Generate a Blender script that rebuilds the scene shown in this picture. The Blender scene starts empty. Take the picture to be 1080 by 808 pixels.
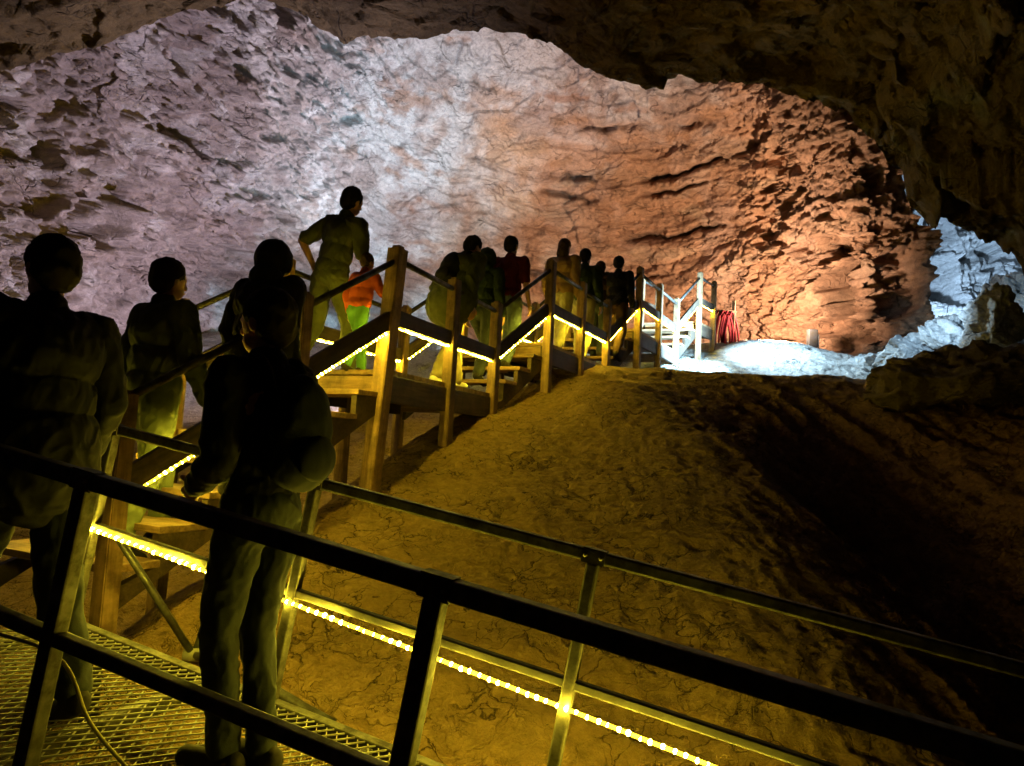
import bpy, bmesh, math, random
import numpy as np
from mathutils import Vector, Matrix
random.seed(7)
C = bpy.context.scene.collection
PI = math.pi

# ------------------------------------------------------------------ camera
PITCH, ROLL = math.radians(95.0), 0.054
CAM_M = (Matrix.Rotation(PITCH, 3, 'X') @ Matrix.Rotation(ROLL, 3, 'Z'))
def at(px, py, d):
    v = CAM_M @ Vector(((px - 540) / 786, -(py - 404) / 786, -1.0))
    return v * (d / v.y)
cd = bpy.data.cameras.new('camera'); cam = bpy.data.objects.new('camera', cd); C.objects.link(cam)
cd.sensor_width = 36; cd.lens = 36 * 786 / 1080; cd.clip_start = 0.05; cd.clip_end = 200
cam.matrix_world = CAM_M.to_4x4()
bpy.context.scene.camera = cam

# ------------------------------------------------------------------ numpy noise
class Perlin:
    def __init__(s, seed):
        r = np.random.RandomState(seed)
        s.p = np.concatenate([r.permutation(256)] * 3)
        g = r.normal(size=(256, 3)); s.g = g / np.linalg.norm(g, axis=1)[:, None]
    def __call__(s, P):
        i = np.floor(P).astype(np.int64); f = P - i; i &= 255
        u = f * f * f * (f * (f * 6 - 15) + 10)
        out = 0
        for dx in (0, 1):
            wx = u[:, 0] if dx else 1 - u[:, 0]
            for dy in (0, 1):
                wy = u[:, 1] if dy else 1 - u[:, 1]
                for dz in (0, 1):
                    wz = u[:, 2] if dz else 1 - u[:, 2]
                    h = s.p[s.p[s.p[(i[:, 0] + dx) & 255] + ((i[:, 1] + dy) & 255)] + ((i[:, 2] + dz) & 255)]
                    G = s.g[h]
                    out = out + wx * wy * wz * (G[:, 0] * (f[:, 0] - dx) + G[:, 1] * (f[:, 1] - dy) + G[:, 2] * (f[:, 2] - dz))
        return out * 1.5
_pn = [Perlin(k) for k in range(6)]
def fbm(P, sc, octv=4, gain=0.5, k=0, ridge=False):
    P = P * sc; a, t, out = 1.0, 0, 0
    for o in range(octv):
        n = _pn[(k + o) % 6](P + 17.3 * o + 5.1 * k)
        if ridge: n = 1 - 2 * np.abs(n)
        out = out + a * n; t += a; a *= gain; P = P * 2.03
    return out / t
def facets(P, size, seed, tilt=0.5):
    """offset of fractured rock: every cell of a jittered lattice is a tilted plate of its own; returns (height, cell id 0..1, edge distance)"""
    r = np.random.RandomState(seed); T = 64
    J = r.rand(T, T, T, 3).astype(np.float32) * 0.95; O = r.rand(T, T, T).astype(np.float32) * 2 - 1
    N = (r.rand(T, T, T, 3).astype(np.float32) * 2 - 1)
    Q = P / size; i = np.floor(Q).astype(np.int64)
    best = np.full(len(P), 1e9); b2 = np.full(len(P), 1e9); h = np.zeros(len(P)); cid = np.zeros(len(P))
    for dx in (-1, 0, 1):
        for dy in (-1, 0, 1):
            for dz in (-1, 0, 1):
                c = i + (dx, dy, dz); m = c & 63
                pt = c + J[m[:, 0], m[:, 1], m[:, 2]]
                v = Q - pt; d = (v * v).sum(1)
                o = O[m[:, 0], m[:, 1], m[:, 2]]; n = N[m[:, 0], m[:, 1], m[:, 2]]
                hh = o * 0.5 + tilt * (v * n).sum(1)
                w = d < best
                b2 = np.where(w, best, np.minimum(b2, d))
                h = np.where(w, hh, h); cid = np.where(w, o * 0.5 + 0.5, cid); best = np.where(w, d, best)
    return h * size, cid, np.sqrt(b2) - np.sqrt(best)
def sstep(a, b, x):
    t = np.clip((x - a) / (b - a), 0, 1); return t * t * (3 - 2 * t)

# ------------------------------------------------------------------ materials
def mat(name):
    m = bpy.data.materials.new(name); m.use_nodes = True
    nt = m.node_tree; return m, nt, nt.nodes['Principled BSDF']
def N(nt, t, **kw):
    n = nt.nodes.new(t)
    for k, v in kw.items():
        if k in n.inputs.keys(): n.inputs[k].default_value = v
        else: setattr(n, k, v)
    return n
def ramp(nt, stops, interp='LINEAR'):
    n = nt.nodes.new('ShaderNodeValToRGB'); e = n.color_ramp.elements; n.color_ramp.interpolation = interp
    while len(e) < len(stops): e.new(0.5)
    for x, (p, c) in zip(e, stops):
        x.position = p; x.color = (c[0], c[1], c[2], 1) if hasattr(c, '__len__') else (c, c, c, 1)
    return n
def mixc(nt, fac, a, b, mode='MIX'):
    n = nt.nodes.new('ShaderNodeMix'); n.data_type = 'RGBA'; n.blend_type = mode
    for s, v in ((n.inputs[0], fac), (n.inputs[6], a), (n.inputs[7], b)):
        if hasattr(v, 'links') or hasattr(v, 'is_linked'): nt.links.new(v, s)
        elif hasattr(v, '__len__'): s.default_value = (v[0], v[1], v[2], 1)
        else: s.default_value = v
    return n.outputs[2]
def math_(nt, op, a, b=None):
    n = nt.nodes.new('ShaderNodeMath'); n.operation = op
    for s, v in ((n.inputs[0], a), (n.inputs[1], b)):
        if v is None: continue
        if hasattr(v, 'is_linked'): nt.links.new(v, s)
        else: s.default_value = v
    return n.outputs[0]
def bump(nt, bs, h, dist, strength=1.0, prev=None):
    b = nt.nodes.new('ShaderNodeBump'); b.inputs['Strength'].default_value = strength; b.inputs['Distance'].default_value = dist
    nt.links.new(h, b.inputs['Height'])
    if prev is not None: nt.links.new(prev, b.inputs['Normal'])
    nt.links.new(b.outputs[0], bs.inputs['Normal']); return b.outputs[0]

def rock_material(name, rough=0.9, fine=1.0, fd=0.02):
    m, nt, bs = mat(name); L = nt.links.new
    tc = N(nt, 'ShaderNodeTexCoord'); vec = tc.outputs['Object']
    vc = N(nt, 'ShaderNodeVertexColor'); vc.layer_name = 'tint'
    n1 = N(nt, 'ShaderNodeTexNoise', Scale=9.0, Detail=9.0, Roughness=0.68); L(vec, n1.inputs['Vector'])
    n2 = N(nt, 'ShaderNodeTexNoise', Scale=38.0, Detail=6.0, Roughness=0.7); L(vec, n2.inputs['Vector'])
    r1 = ramp(nt, [(0.3, 0.74), (0.5, 0.98), (0.72, 1.18)]); L(n1.outputs['Fac'], r1.inputs[0])
    c1 = mixc(nt, 1.0, vc.outputs['Color'], r1.outputs[0], 'MULTIPLY')
    # thin bedding streaks and hairline joints, along a dipping bedding plane
    wn = N(nt, 'ShaderNodeTexNoise', Scale=0.9, Detail=4.0); L(vec, wn.inputs['Vector'])
    wv = N(nt, 'ShaderNodeVectorMath', operation='MULTIPLY_ADD'); L(wn.outputs['Color'], wv.inputs[0]); wv.inputs[1].default_value = (1.1, 1.1, 1.1); L(vec, wv.inputs[2])
    mp = N(nt, 'ShaderNodeMapping'); mp.inputs['Rotation'].default_value = (0.10, 0.22, 0.0); mp.inputs['Scale'].default_value = (0.45, 0.45, 2.8); L(wv.outputs[0], mp.inputs[0])
    st = N(nt, 'ShaderNodeTexNoise', Scale=2.4, Detail=8.0, Roughness=0.72); L(mp.outputs[0], st.inputs['Vector'])
    rs = ramp(nt, [(0.30, 0.55), (0.46, 0.95), (0.60, 1.08), (0.75, 1.35)]); L(st.outputs['Fac'], rs.inputs[0])
    c1 = mixc(nt, 1.0, c1, rs.outputs[0], 'MULTIPLY')
    cr_ = None
    for sc_, th_, ms_, lo_, src in ((1.3, 0.016, 0.7, 0.50, mp), (2.9, 0.022, 1.3, 0.53, mp)):
        vo = N(nt, 'ShaderNodeTexVoronoi', feature='DISTANCE_TO_EDGE', Scale=sc_); L(src.outputs[0], vo.inputs['Vector'])
        rv_ = ramp(nt, [(0.0, 1.0), (th_, 0.0)]); L(vo.outputs['Distance'], rv_.inputs[0])
        mk = N(nt, 'ShaderNodeTexNoise', Scale=ms_, Detail=3.0); L(vec, mk.inputs['Vector'])
        rm = ramp(nt, [(lo_ - 0.02, 0.0), (lo_ + 0.08, 1.0)]); L(mk.outputs['Fac'], rm.inputs[0])
        kk = math_(nt, 'MULTIPLY', rv_.outputs[0], rm.outputs[0]); cr_ = kk if cr_ is None else math_(nt, 'MAXIMUM', cr_, kk)
    c1 = mixc(nt, math_(nt, 'MULTIPLY', cr_, 0.42), c1, (0.03, 0.02, 0.015))
    r2 = ramp(nt, [(0.3, 0.8), (0.7, 1.18)]); L(n2.outputs['Fac'], r2.inputs[0])
    c2 = mixc(nt, 1.0, c1, r2.outputs[0], 'MULTIPLY'); L(c2, bs.inputs['Base Color'])
    bs.inputs['Roughness'].default_value = rough; bs.inputs['Specular IOR Level'].default_value = 0.25
    p = bump(nt, bs, st.outputs['Fac'], 0.22 * fine, 0.6)
    p = bump(nt, bs, n1.outputs['Fac'], 0.09 * fine, 0.65, p)
    p = bump(nt, bs, n2.outputs['Fac'], fd * fine, 0.7, p)
    p = bump(nt, bs, math_(nt, 'SUBTRACT', 1.0, cr_), 0.05, 0.9, p)
    return m
M = {}
M['rock'] = rock_material('cave_rock', fine=1.3)
M['ceiling'] = rock_material('ceiling_rock', fine=1.6)
M['pale'] = rock_material('pale_rock', fine=1.0)

def clay_material():
    m, nt, bs = mat('dried_clay'); L = nt.links.new
    tc = N(nt, 'ShaderNodeTexCoord'); vec = tc.outputs['Object']
    vc = N(nt, 'ShaderNodeVertexColor'); vc.layer_name = 'tint'
    w = N(nt, 'ShaderNodeTexNoise', Scale=3.0, Detail=6.0); L(vec, w.inputs['Vector'])
    wv = N(nt, 'ShaderNodeVectorMath', operation='MULTIPLY_ADD'); L(w.outputs['Color'], wv.inputs[0]); wv.inputs[1].default_value = (0.62, 0.62, 0.62); L(vec, wv.inputs[2])
    # several sets of cracks, each broken up by a mask of its own
    crack = None
    for sc, th, ms, lo in ((2.7, 0.020, 1.4, 0.50), (5.5, 0.026, 2.3, 0.53), (12.0, 0.03, 3.0, 0.55)):
        vo = N(nt, 'ShaderNodeTexVoronoi', feature='DISTANCE_TO_EDGE', Scale=sc); L(wv.outputs[0], vo.inputs['Vector'])
        r = ramp(nt, [(0.0, 1.0), (th, 0.0)]); L(vo.outputs['Distance'], r.inputs[0])
        mk = N(nt, 'ShaderNodeTexNoise', Scale=ms, Detail=2.0); L(vec, mk.inputs['Vector'])
        rm = ramp(nt, [(lo - 0.04, 0.0), (lo + 0.06, 1.0)]); L(mk.outputs['Fac'], rm.inputs[0])
        k = math_(nt, 'MULTIPLY', r.outputs[0], rm.outputs[0])
        crack = k if crack is None else math_(nt, 'MAXIMUM', crack, k)
    n1 = N(nt, 'ShaderNodeTexNoise', Scale=14.0, Detail=9.0, Roughness=0.7); L(vec, n1.inputs['Vector'])
    n2 = N(nt, 'ShaderNodeTexNoise', Scale=60.0, Detail=5.0, Roughness=0.7); L(vec, n2.inputs['Vector'])
    mp = N(nt, 'ShaderNodeMapping'); mp.inputs['Scale'].default_value = (1.0, 2.6, 2.6); mp.inputs['Rotation'].default_value = (0, 0, 0.5); L(wv.outputs[0], mp.inputs[0])
    n3 = N(nt, 'ShaderNodeTexNoise', Scale=7.0, Detail=5.0, Roughness=0.55); L(mp.outputs[0], n3.inputs['Vector'])
    r1 = ramp(nt, [(0.3, 0.66), (0.5, 0.96), (0.72, 1.28)]); L(n1.outputs['Fac'], r1.inputs[0])
    c = mixc(nt, 1.0, vc.outputs['Color'], r1.outputs[0], 'MULTIPLY')
    c = mixc(nt, crack, c, (0.04, 0.025, 0.012)); L(c, bs.inputs['Base Color'])
    bs.inputs['Roughness'].default_value = 0.92; bs.inputs['Specular IOR Level'].default_value = 0.2
    p = bump(nt, bs, n3.outputs['Fac'], 0.16, 0.9)
    p = bump(nt, bs, n1.outputs['Fac'], 0.075, 0.85, p)
    p = bump(nt, bs, n2.outputs['Fac'], 0.010, 0.7, p)
    inv = math_(nt, 'SUBTRACT', 1.0, crack)
    bump(nt, bs, inv, 0.03, 1.0, p)
    return m
M['clay'] = clay_material()

def wood_material(name, a, b, rough=0.7):
    m, nt, bs = mat(name); L = nt.links.new
    tc = N(nt, 'ShaderNodeTexCoord'); oi = N(nt, 'ShaderNodeObjectInfo')
    off = N(nt, 'ShaderNodeVectorMath', operation='ADD'); L(tc.outputs['Object'], off.inputs[0])
    sc = N(nt, 'ShaderNodeVectorMath', operation='SCALE'); sc.inputs[0].default_value = (13, 7, 9); L(oi.outputs['Random'], sc.inputs['Scale']); L(sc.outputs[0], off.inputs[1])
    mp = N(nt, 'ShaderNodeMapping'); mp.inputs['Scale'].default_value = (1.2, 22, 22); L(off.outputs[0], mp.inputs[0])
    n = N(nt, 'ShaderNodeTexNoise', Scale=1.6, Detail=7.0, Roughness=0.65, Distortion=0.4); L(mp.outputs[0], n.inputs['Vector'])
    g = N(nt, 'ShaderNodeTexNoise', Scale=5.0, Detail=5.0, Roughness=0.7); L(off.outputs[0], g.inputs['Vector'])
    r = ramp(nt, [(0.3, a), (0.7, b)]); L(n.outputs['Fac'], r.inputs[0])
    rg = ramp(nt, [(0.35, 0.45), (0.6, 1.05)]); L(g.outputs['Fac'], rg.inputs[0])
    c = mixc(nt, 1.0, r.outputs[0], rg.outputs[0], 'MULTIPLY')
    rv = N(nt, 'ShaderNodeMapRange'); rv.inputs['To Min'].default_value = 0.7; rv.inputs['To Max'].default_value = 1.2; L(oi.outputs['Random'], rv.inputs[0])
    c = mixc(nt, 1.0, c, rv.outputs[0], 'MULTIPLY'); L(c, bs.inputs['Base Color'])
    bs.inputs['Roughness'].default_value = rough
    bump(nt, bs, n.outputs['Fac'], 0.006, 0.6)
    return m
M['timber'] = wood_material('weathered_timber', (0.16, 0.09, 0.045), (0.36, 0.23, 0.12))
M['timber_dark'] = wood_material('dark_timber', (0.035, 0.022, 0.014), (0.09, 0.058, 0.036))

def metal_material(name, col, metallic, rough, dirt=(0.02, 0.016, 0.01)):
    m, nt, bs = mat(name); L = nt.links.new
    tc = N(nt, 'ShaderNodeTexCoord'); n = N(nt, 'ShaderNodeTexNoise', Scale=11.0, Detail=8.0, Roughness=0.7); L(tc.outputs['Object'], n.inputs['Vector'])
    r = ramp(nt, [(0.38, 0.0), (0.62, 1.0)]); L(n.outputs['Fac'], r.inputs[0])
    L(mixc(nt, r.outputs[0], dirt, col), bs.inputs['Base Color'])
    rr = ramp(nt, [(0.3, min(1, rough + 0.25)), (0.7, rough)]); L(n.outputs['Fac'], rr.inputs[0]); L(rr.outputs[0], bs.inputs['Roughness'])
    bs.inputs['Metallic'].default_value = metallic
    bump(nt, bs, n.outputs['Fac'], 0.002, 0.4)
    return m
M['steel'] = metal_material('painted_steel', (0.11, 0.105, 0.09), 0.3, 0.48)
M['steel_dimmed'] = metal_material('dimmed_steel', (0.030, 0.028, 0.024), 0.1, 0.6)  # darker copy of the steel: dims the strip's light on the mid rail by colour
M['galv'] = metal_material('galvanised_steel', (0.22, 0.22, 0.205), 0.25, 0.55, (0.12, 0.10, 0.07))
M['pipe'] = metal_material('dark_pipe', (0.07, 0.07, 0.07), 0.4, 0.35)

def cloth(name, col, col2=None, rough=0.88):
    m, nt, bs = mat(name); L = nt.links.new
    tc = N(nt, 'ShaderNodeTexCoord'); n = N(nt, 'ShaderNodeTexNoise', Scale=7.0, Detail=6.0); L(tc.outputs['Object'], n.inputs['Vector'])
    col2 = col2 or tuple(c * 0.62 for c in col)
    r = ramp(nt, [(0.35, col2), (0.65, col)]); L(n.outputs['Fac'], r.inputs[0]); L(r.outputs[0], bs.inputs['Base Color'])
    f = N(nt, 'ShaderNodeTexNoise', Scale=260.0, Detail=2.0); L(tc.outputs['Object'], f.inputs['Vector'])
    bs.inputs['Roughness'].default_value = rough; bs.inputs['Specular IOR Level'].default_value = 0.2
    bump(nt, bs, f.outputs['Fac'], 0.002, 0.5)
    return m
M['skin'] = cloth('skin', (0.52, 0.30, 0.20), (0.46, 0.25, 0.16), 0.55)
M['hair_dark'] = cloth('dark_hair', (0.020, 0.014, 0.010)); M['hair_brown'] = cloth('brown_hair', (0.07, 0.04, 0.022))

def emit(name, col, s):
    m = bpy.data.materials.new(name); m.use_nodes = True; nt = m.node_tree; nt.nodes.clear()
    e = nt.nodes.new('ShaderNodeEmission'); o = nt.nodes.new('ShaderNodeOutputMaterial')
    e.inputs[0].default_value = (*col, 1); e.inputs[1].default_value = s; nt.links.new(e.outputs[0], o.inputs[0]); return m
M['halo_sleeve'] = emit('led_halo_sleeve', (1.0, 0.70, 0.02), 9.0)  # glowing sleeve added to stand in for the halo around the diodes
M['diode'] = emit('led_diode', (1.0, 0.75, 0.035), 1150.0)

# ------------------------------------------------------------------ object helpers
def tag(o, label=None, cat=None, group=None, kind=None):
    if label: o['label'] = label
    if cat: o['category'] = cat
    if group: o['group'] = group
    if kind: o['kind'] = kind
    return o
def empty(name, loc, rz=0.0):
    o = bpy.data.objects.new(name, None); o.empty_display_size = 0.1; C.objects.link(o)
    o.matrix_world = Matrix.Translation(Vector(loc)) @ Matrix.Rotation(rz, 4, 'Z'); return o
def link(name, me, m, parent=None, mw=None):
    o = bpy.data.objects.new(name, me); C.objects.link(o)
    for x in (m if isinstance(m, (list, tuple)) else [m]): me.materials.append(x)
    mw = mw or Matrix.Identity(4)
    if parent is not None:
        o.parent = parent
        chain = Matrix.Identity(4); p = parent; pm = []
        while p is not None: pm.append(p.matrix_basis.copy()); p = p.parent
        for x in reversed(pm): chain = chain @ x
        o.matrix_basis = chain.inverted() @ mw
    else: o.matrix_basis = mw
    return o
def bm_mesh(bm, smooth=False):
    me = bpy.data.meshes.new('mesh'); bmesh.ops.recalc_face_normals(bm, faces=bm.faces); bm.to_mesh(me); bm.free()
    if smooth: me.shade_smooth()
    return me
def frame(p0, p1, up=Vector((0, 0, 1))):
    p0, p1 = Vector(p0), Vector(p1); x = (p1 - p0).normalized(); up = Vector(up)
    if abs(x.dot(up)) > 0.98: up = Vector((0.45, 0.89, 0))
    y = up.cross(x).normalized(); z = x.cross(y)
    m = Matrix((x, y, z)).transposed().to_4x4(); m.translation = (p0 + p1) / 2; return m, (p1 - p0).length
def beam(name, p0, p1, w, h, m, parent=None, up=(0, 0, 1), bev=0.006, round_=False):
    mw, L = frame(p0, p1, up); bm = bmesh.new()
    if round_:
        bmesh.ops.create_cone(bm, cap_ends=True, segments=16, radius1=w / 2, radius2=w / 2, depth=L, matrix=Matrix.Rotation(PI / 2, 4, 'Y'))
    else:
        bmesh.ops.create_cube(bm, size=1.0, matrix=Matrix.Diagonal((L, w, h, 1)))
        if bev: bmesh.ops.bevel(bm, geom=list(bm.edges), offset=bev, segments=2, affect='EDGES', profile=0.6)
    me = bm_mesh(bm)
    if round_:
        me.shade_smooth()
    return link(name, me, m, parent, mw)
def prism(name, pts, off, m, parent=None):
    """polygon (world points) extruded by the vector off"""
    bm = bmesh.new(); a = [bm.verts.new(p) for p in pts]; b = [bm.verts.new(Vector(p) + Vector(off)) for p in pts]
    bm.faces.new(a); bm.faces.new(list(reversed(b)))
    for i in range(len(a)): bm.faces.new((a[i], b[i], b[(i + 1) % len(a)], a[(i + 1) % len(a)]))
    return link(name, bm_mesh(bm), m, parent)
def tube_mesh(pts, r, seg=10):
    pts = [Vector(p) for p in pts]; bm = bmesh.new(); rings = []
    for i, p in enumerate(pts):
        t = (pts[min(i + 1, len(pts) - 1)] - pts[max(i - 1, 0)]).normalized()
        u = t.cross(Vector((0.13, 0.31, 0.94)) if abs(t.z) < 0.9 else Vector((1, 0, 0))).normalized(); v = t.cross(u)
        rings.append([bm.verts.new(p + r * (math.cos(k * 2 * PI / seg) * u + math.sin(k * 2 * PI / seg) * v)) for k in range(seg)])
    for a, b in zip(rings, rings[1:]):
        for k in range(seg): bm.faces.new((a[k], a[(k + 1) % seg], b[(k + 1) % seg], b[k]))
    bm.faces.new(rings[0]); bm.faces.new(list(reversed(rings[-1])))
    return bm_mesh(bm, True)
def spline(pts, n=8):
    P = [Vector(p) for p in pts]; P = [2 * P[0] - P[1]] + P + [2 * P[-1] - P[-2]]; out = []
    for i in range(1, len(P) - 2):
        for k in range(n):
            t = k / n; a, b, c, d = P[i - 1:i + 3]
            out.append(0.5 * ((2 * b) + (c - a) * t + (2 * a - 5 * b + 4 * c - d) * t * t + (3 * b - a - 3 * c + d) * t ** 3))
    out.append(P[-2]); return out
def grid_object(name, P, nu, nv, tint, m, kind=None, flip=False, smooth=True):
    me = bpy.data.meshes.new(name)
    idx = np.arange(nu * nv).reshape(nv, nu)
    a, b, c, d = idx[:-1, :-1], idx[:-1, 1:], idx[1:, 1:], idx[1:, :-1]
    F = np.stack([a, b, c, d] if not flip else [a, d, c, b], -1).reshape(-1, 4)
    me.vertices.add(nu * nv); me.vertices.foreach_set('co', P.astype(np.float32).ravel())
    me.loops.add(F.size); me.loops.foreach_set('vertex_index', F.astype(np.int32).ravel())
    me.polygons.add(len(F)); me.polygons.foreach_set('loop_start', np.arange(0, F.size, 4, dtype=np.int32))
    me.update(calc_edges=True); me.validate()
    if tint is not None:
        at_ = me.color_attributes.new('tint', 'FLOAT_COLOR', 'POINT')
        at_.data.foreach_set('color', np.concatenate([tint, np.ones((len(tint), 1))], 1).astype(np.float32).ravel())
    if smooth: me.shade_smooth()
    o = link(name, me, m)
    if kind: o['kind'] = kind
    return o
def grid_normals(P, nu, nv):
    G = P.reshape(nv, nu, 3); du = np.gradient(G, axis=1); dv = np.gradient(G, axis=0)
    n = np.cross(du, dv); n /= np.linalg.norm(n, axis=2, keepdims=True) + 1e-9
    return n.reshape(-1, 3)
def lerpc(a, b, t): return np.array(a)[None] * (1 - t[:, None]) + (np.array(b)[None] if np.ndim(b) == 1 else b) * t[:, None]
def mixv(A, b, t): return A * (1 - t[:, None]) + np.array(b)[None] * t[:, None]

# ------------------------------------------------------------------ the route: near edge of the timber stairs (x, y, deck height)
NODES = [(-2.12, 4.10, -0.75), (-0.99, 6.00, 0.58), (-0.21, 8.10, 0.58), (0.41, 9.00, 1.31), (1.39, 11.16, 1.31), (1.99, 11.93, 2.04),
         (3.10, 14.20, 2.04), (3.72, 14.95, 2.77), (4.20, 15.65, 2.77)]
NODES = [Vector(p) for p in NODES]
ACROSS = Vector((-1.08, 0.54, 0))
RAIL_H, LOW_H, LED_H = 0.905, 0.43, 0.335
# steel ramp: near and far edges
RA, RB = Vector((-1.246, 2.25, -0.136)), Vector((-0.148, 1.85, -0.317))
RU = (RB - RA).normalized()                                          # along the ramp, down to the right
FA = Vector((-0.805, 3.20, -0.166))
RN = Vector((RU.z * RU.x, RU.z * RU.y, 0)); RN = (Vector((0, 0, 1)) - RU * RU.z).normalized()   # deck normal
RACR = RN.cross(RU).normalized()                                     # across the ramp, away from the camera
RAMP_H = 0.97

# ------------------------------------------------------------------ ground
def ground_z(x, y):
    x = np.asarray(x, float); y = np.asarray(y, float)
    base = np.interp(y, [-8, 0, 2.0, 3.5, 4.6, 5.5, 7.0, 8.2, 9.4, 10.4, 11.4, 12.6, 14, 16, 18, 20, 24, 30],
                        [-2.4, -2.3, -1.95, -1.47, -0.99, -0.62, -0.05, 0.36, 0.82, 1.14, 1.31, 1.33, 1.66, 2.16, 2.5, 2.8, 3.3, 4.0])
    z = base.copy()
    # left of the stairs' near edge the mound falls away
    ex = np.interp(y, [-8, 2, 4.1, 6.0, 8.1, 9.0, 11.16, 12, 14.2, 16], [-1.9, -1.9, -1.9, -1.05, -0.35, 0.3, 1.25, 1.8, 3.0, 4.2])
    s = np.clip(ex - x, 0, None)
    z -= sstep(0, 1.6, s) * 0.85 * sstep(16.5, 11, y) + 0.05 * s * sstep(18, 12, y)
    # rounded spur towards the camera, with a gully on its far flank
    k = sstep(10.6, 7.2, y)
    r = x - (1.62 + 0.05 * (y - 6))
    z += k * (0.16 * np.exp(-(r / 0.8) ** 2))
    z += 0.20 * np.exp(-((x - 1.25) / 0.75) ** 2 - ((y - 8.3) / 1.1) ** 2)
    g = np.clip(r - 0.1, 0, None)
    z -= k * 0.80 * sstep(0, 2.2, g) * (1 - 0.75 * sstep(2.3, 4.8, g))
    z += 0.30 * sstep(4.2, 7.0, x) * sstep(10, 6, y)
    # bank of rubble at the right, far side
    z += 0.55 * sstep(7.4, 10.5, x) * sstep(11.5, 15, y)
    z += 0.40 * np.exp(-((x - 5.6) / 2.0) ** 2 - ((y - 16.6) / 1.9) ** 2)
    z -= 0.12 * np.exp(-((x - 6.0) / 2.2) ** 2 - ((y - 13.2) / 1.0) ** 2)
    return z
def gz(x, y): return float(ground_z([x], [y])[0])
xs = np.concatenate([np.linspace(-16, -3.4, 60)[:-1], np.linspace(-3.4, 5.0, 400)[:-1], np.linspace(5.0, 11, 150)[:-1], np.linspace(11, 20, 50)])
ys = np.concatenate([np.linspace(-10, 2.2, 40)[:-1], np.linspace(2.2, 8.0, 300)[:-1], np.linspace(8, 13, 150)[:-1], np.linspace(13, 19, 120)[:-1], np.linspace(19, 30, 50)])
X, Y = np.meshgrid(xs, ys); nu, nv = len(xs), len(ys)
x, y = X.ravel(), Y.ravel(); z = ground_z(x, y)
P = np.stack([x, y, z], 1)
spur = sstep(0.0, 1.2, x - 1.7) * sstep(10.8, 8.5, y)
W = P + 0.35 * np.stack([fbm(P, 0.9, 2, k=1), fbm(P, 0.9, 2, k=2), fbm(P, 0.9, 2, k=3)], 1)
W2g = np.stack([x * 0.55 + 0.5 * y * 0.3, y * 1.15 - x * 0.25, 0 * x], 1) + 0.12 * np.stack([fbm(P, 2.0, 3, k=3), fbm(P, 2.0, 3, k=4), 0 * x], 1)
rough = 0.10 * fbm(P, 0.55, 4) + 0.055 * fbm(W, 1.9, 4, k=2) + 0.035 * fbm(W, 5.0, 3, k=4, ridge=True) + 0.012 * fbm(W2g, 9.0, 3, k=1, ridge=True)
# run-off folds that follow the fall of the spur's far flank
fold = fbm(np.stack([(x + 0.55 * y) * 1.0, (y - 0.55 * x) * 0.28, 0 * x], 1) + 0.25 * W * 0.4, 1.7, 4, k=3, ridge=True)
rough = rough + spur * 0.24 * fold
# crumbled crest
crest = np.exp(-((y - 10.0) / 1.6) ** 2)
h1, _, _ = facets(W * [1, 1, 1.4], 0.45, 11, 0.4)
rough = rough + 0.14 * crest * h1 + 0.22 * sstep(7.0, 9.5, x) * facets(W, 0.8, 12, 0.5)[0]
far_sand = sstep(12.0, 14.5, y)
rough = rough + far_sand * (0.10 * facets(W, 0.5, 13, 0.6)[0] + 0.05 * fbm(W, 4.0, 3, k=1, ridge=True))
P[:, 2] += rough * (1 - 0.2 * far_sand * (1 - sstep(7.5, 9.5, x)))
t = fbm(P, 0.8, 4, k=5) * 0.5 + 0.5
tint = lerpc((0.28, 0.18, 0.080), (0.38, 0.255, 0.125), np.clip(t, 0, 1))
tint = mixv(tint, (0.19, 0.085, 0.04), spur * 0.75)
tint = mixv(tint, (0.58, 0.56, 0.52), far_sand * 0.95)
GROUND_P = P
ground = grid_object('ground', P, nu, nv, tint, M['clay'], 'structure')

# ------------------------------------------------------------------ chamber wall and dome
nu, nv = 860, 470
th = np.radians(np.linspace(222, 30.0, nu)); ph = np.linspace(0, 1, nv)
TH, PH = np.meshgrid(th, ph); TH, PH = TH.ravel(), PH.ravel()
deg = np.degrees(TH)
edge_ = sstep(40, 30, deg)
TH = TH + np.radians(3.2) * edge_ * fbm(np.stack([PH * 9, PH * 0 + 3.3, PH * 0], 1), 1.0, 4, k=2)
deg = np.degrees(TH)
R = np.interp(deg, [26, 30, 36, 45, 60, 75, 90, 105, 120, 140, 160, 180, 200, 225], [12.0, 10.4, 9.3, 9.6, 10.6, 11.2, 11.3, 11.0, 10.6, 9.6, 8.7, 8.4, 9.4, 11.5])
E_ = PH * 0.5 * PI
cr = np.cos(E_) ** 0.62; sz = np.sin(E_) ** 0.95
Hh = 13.2
P = np.stack([1.0 + R * cr * np.cos(TH), 12.0 + R * cr * np.sin(TH), -1.2 + Hh * sz], 1)
nrm = grid_normals(P, nu, nv)
ctr = np.array([1.0, 12.0, 3.0]); s_ = np.sign(((ctr - P) * nrm).sum(1)); nrm = nrm * s_[:, None]     # towards the room
left = sstep(118, 146, deg); right = sstep(64, 52, deg); mid = 1 - np.maximum(left, right)
W = P + 0.5 * np.stack([fbm(P, 0.5, 3, k=1), fbm(P, 0.5, 3, k=2), fbm(P, 0.5, 3, k=3)], 1)
W2 = P + 0.10 * np.stack([fbm(P, 2.2, 3, k=1), fbm(P, 2.2, 3, k=2), fbm(P, 2.2, 3, k=3)], 1)
d = 0.55 * fbm(P, 0.22, 3, k=4) * (1 - 0.4 * mid)
shear = np.stack([W[:, 0] * 0.8 + W[:, 2] * 0.35, W[:, 1] * 0.8, W[:, 2] * 1.5 - W[:, 0] * 0.35], 1)
f1, c1, e1 = facets(shear, 1.5, 3, 0.55)
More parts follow.
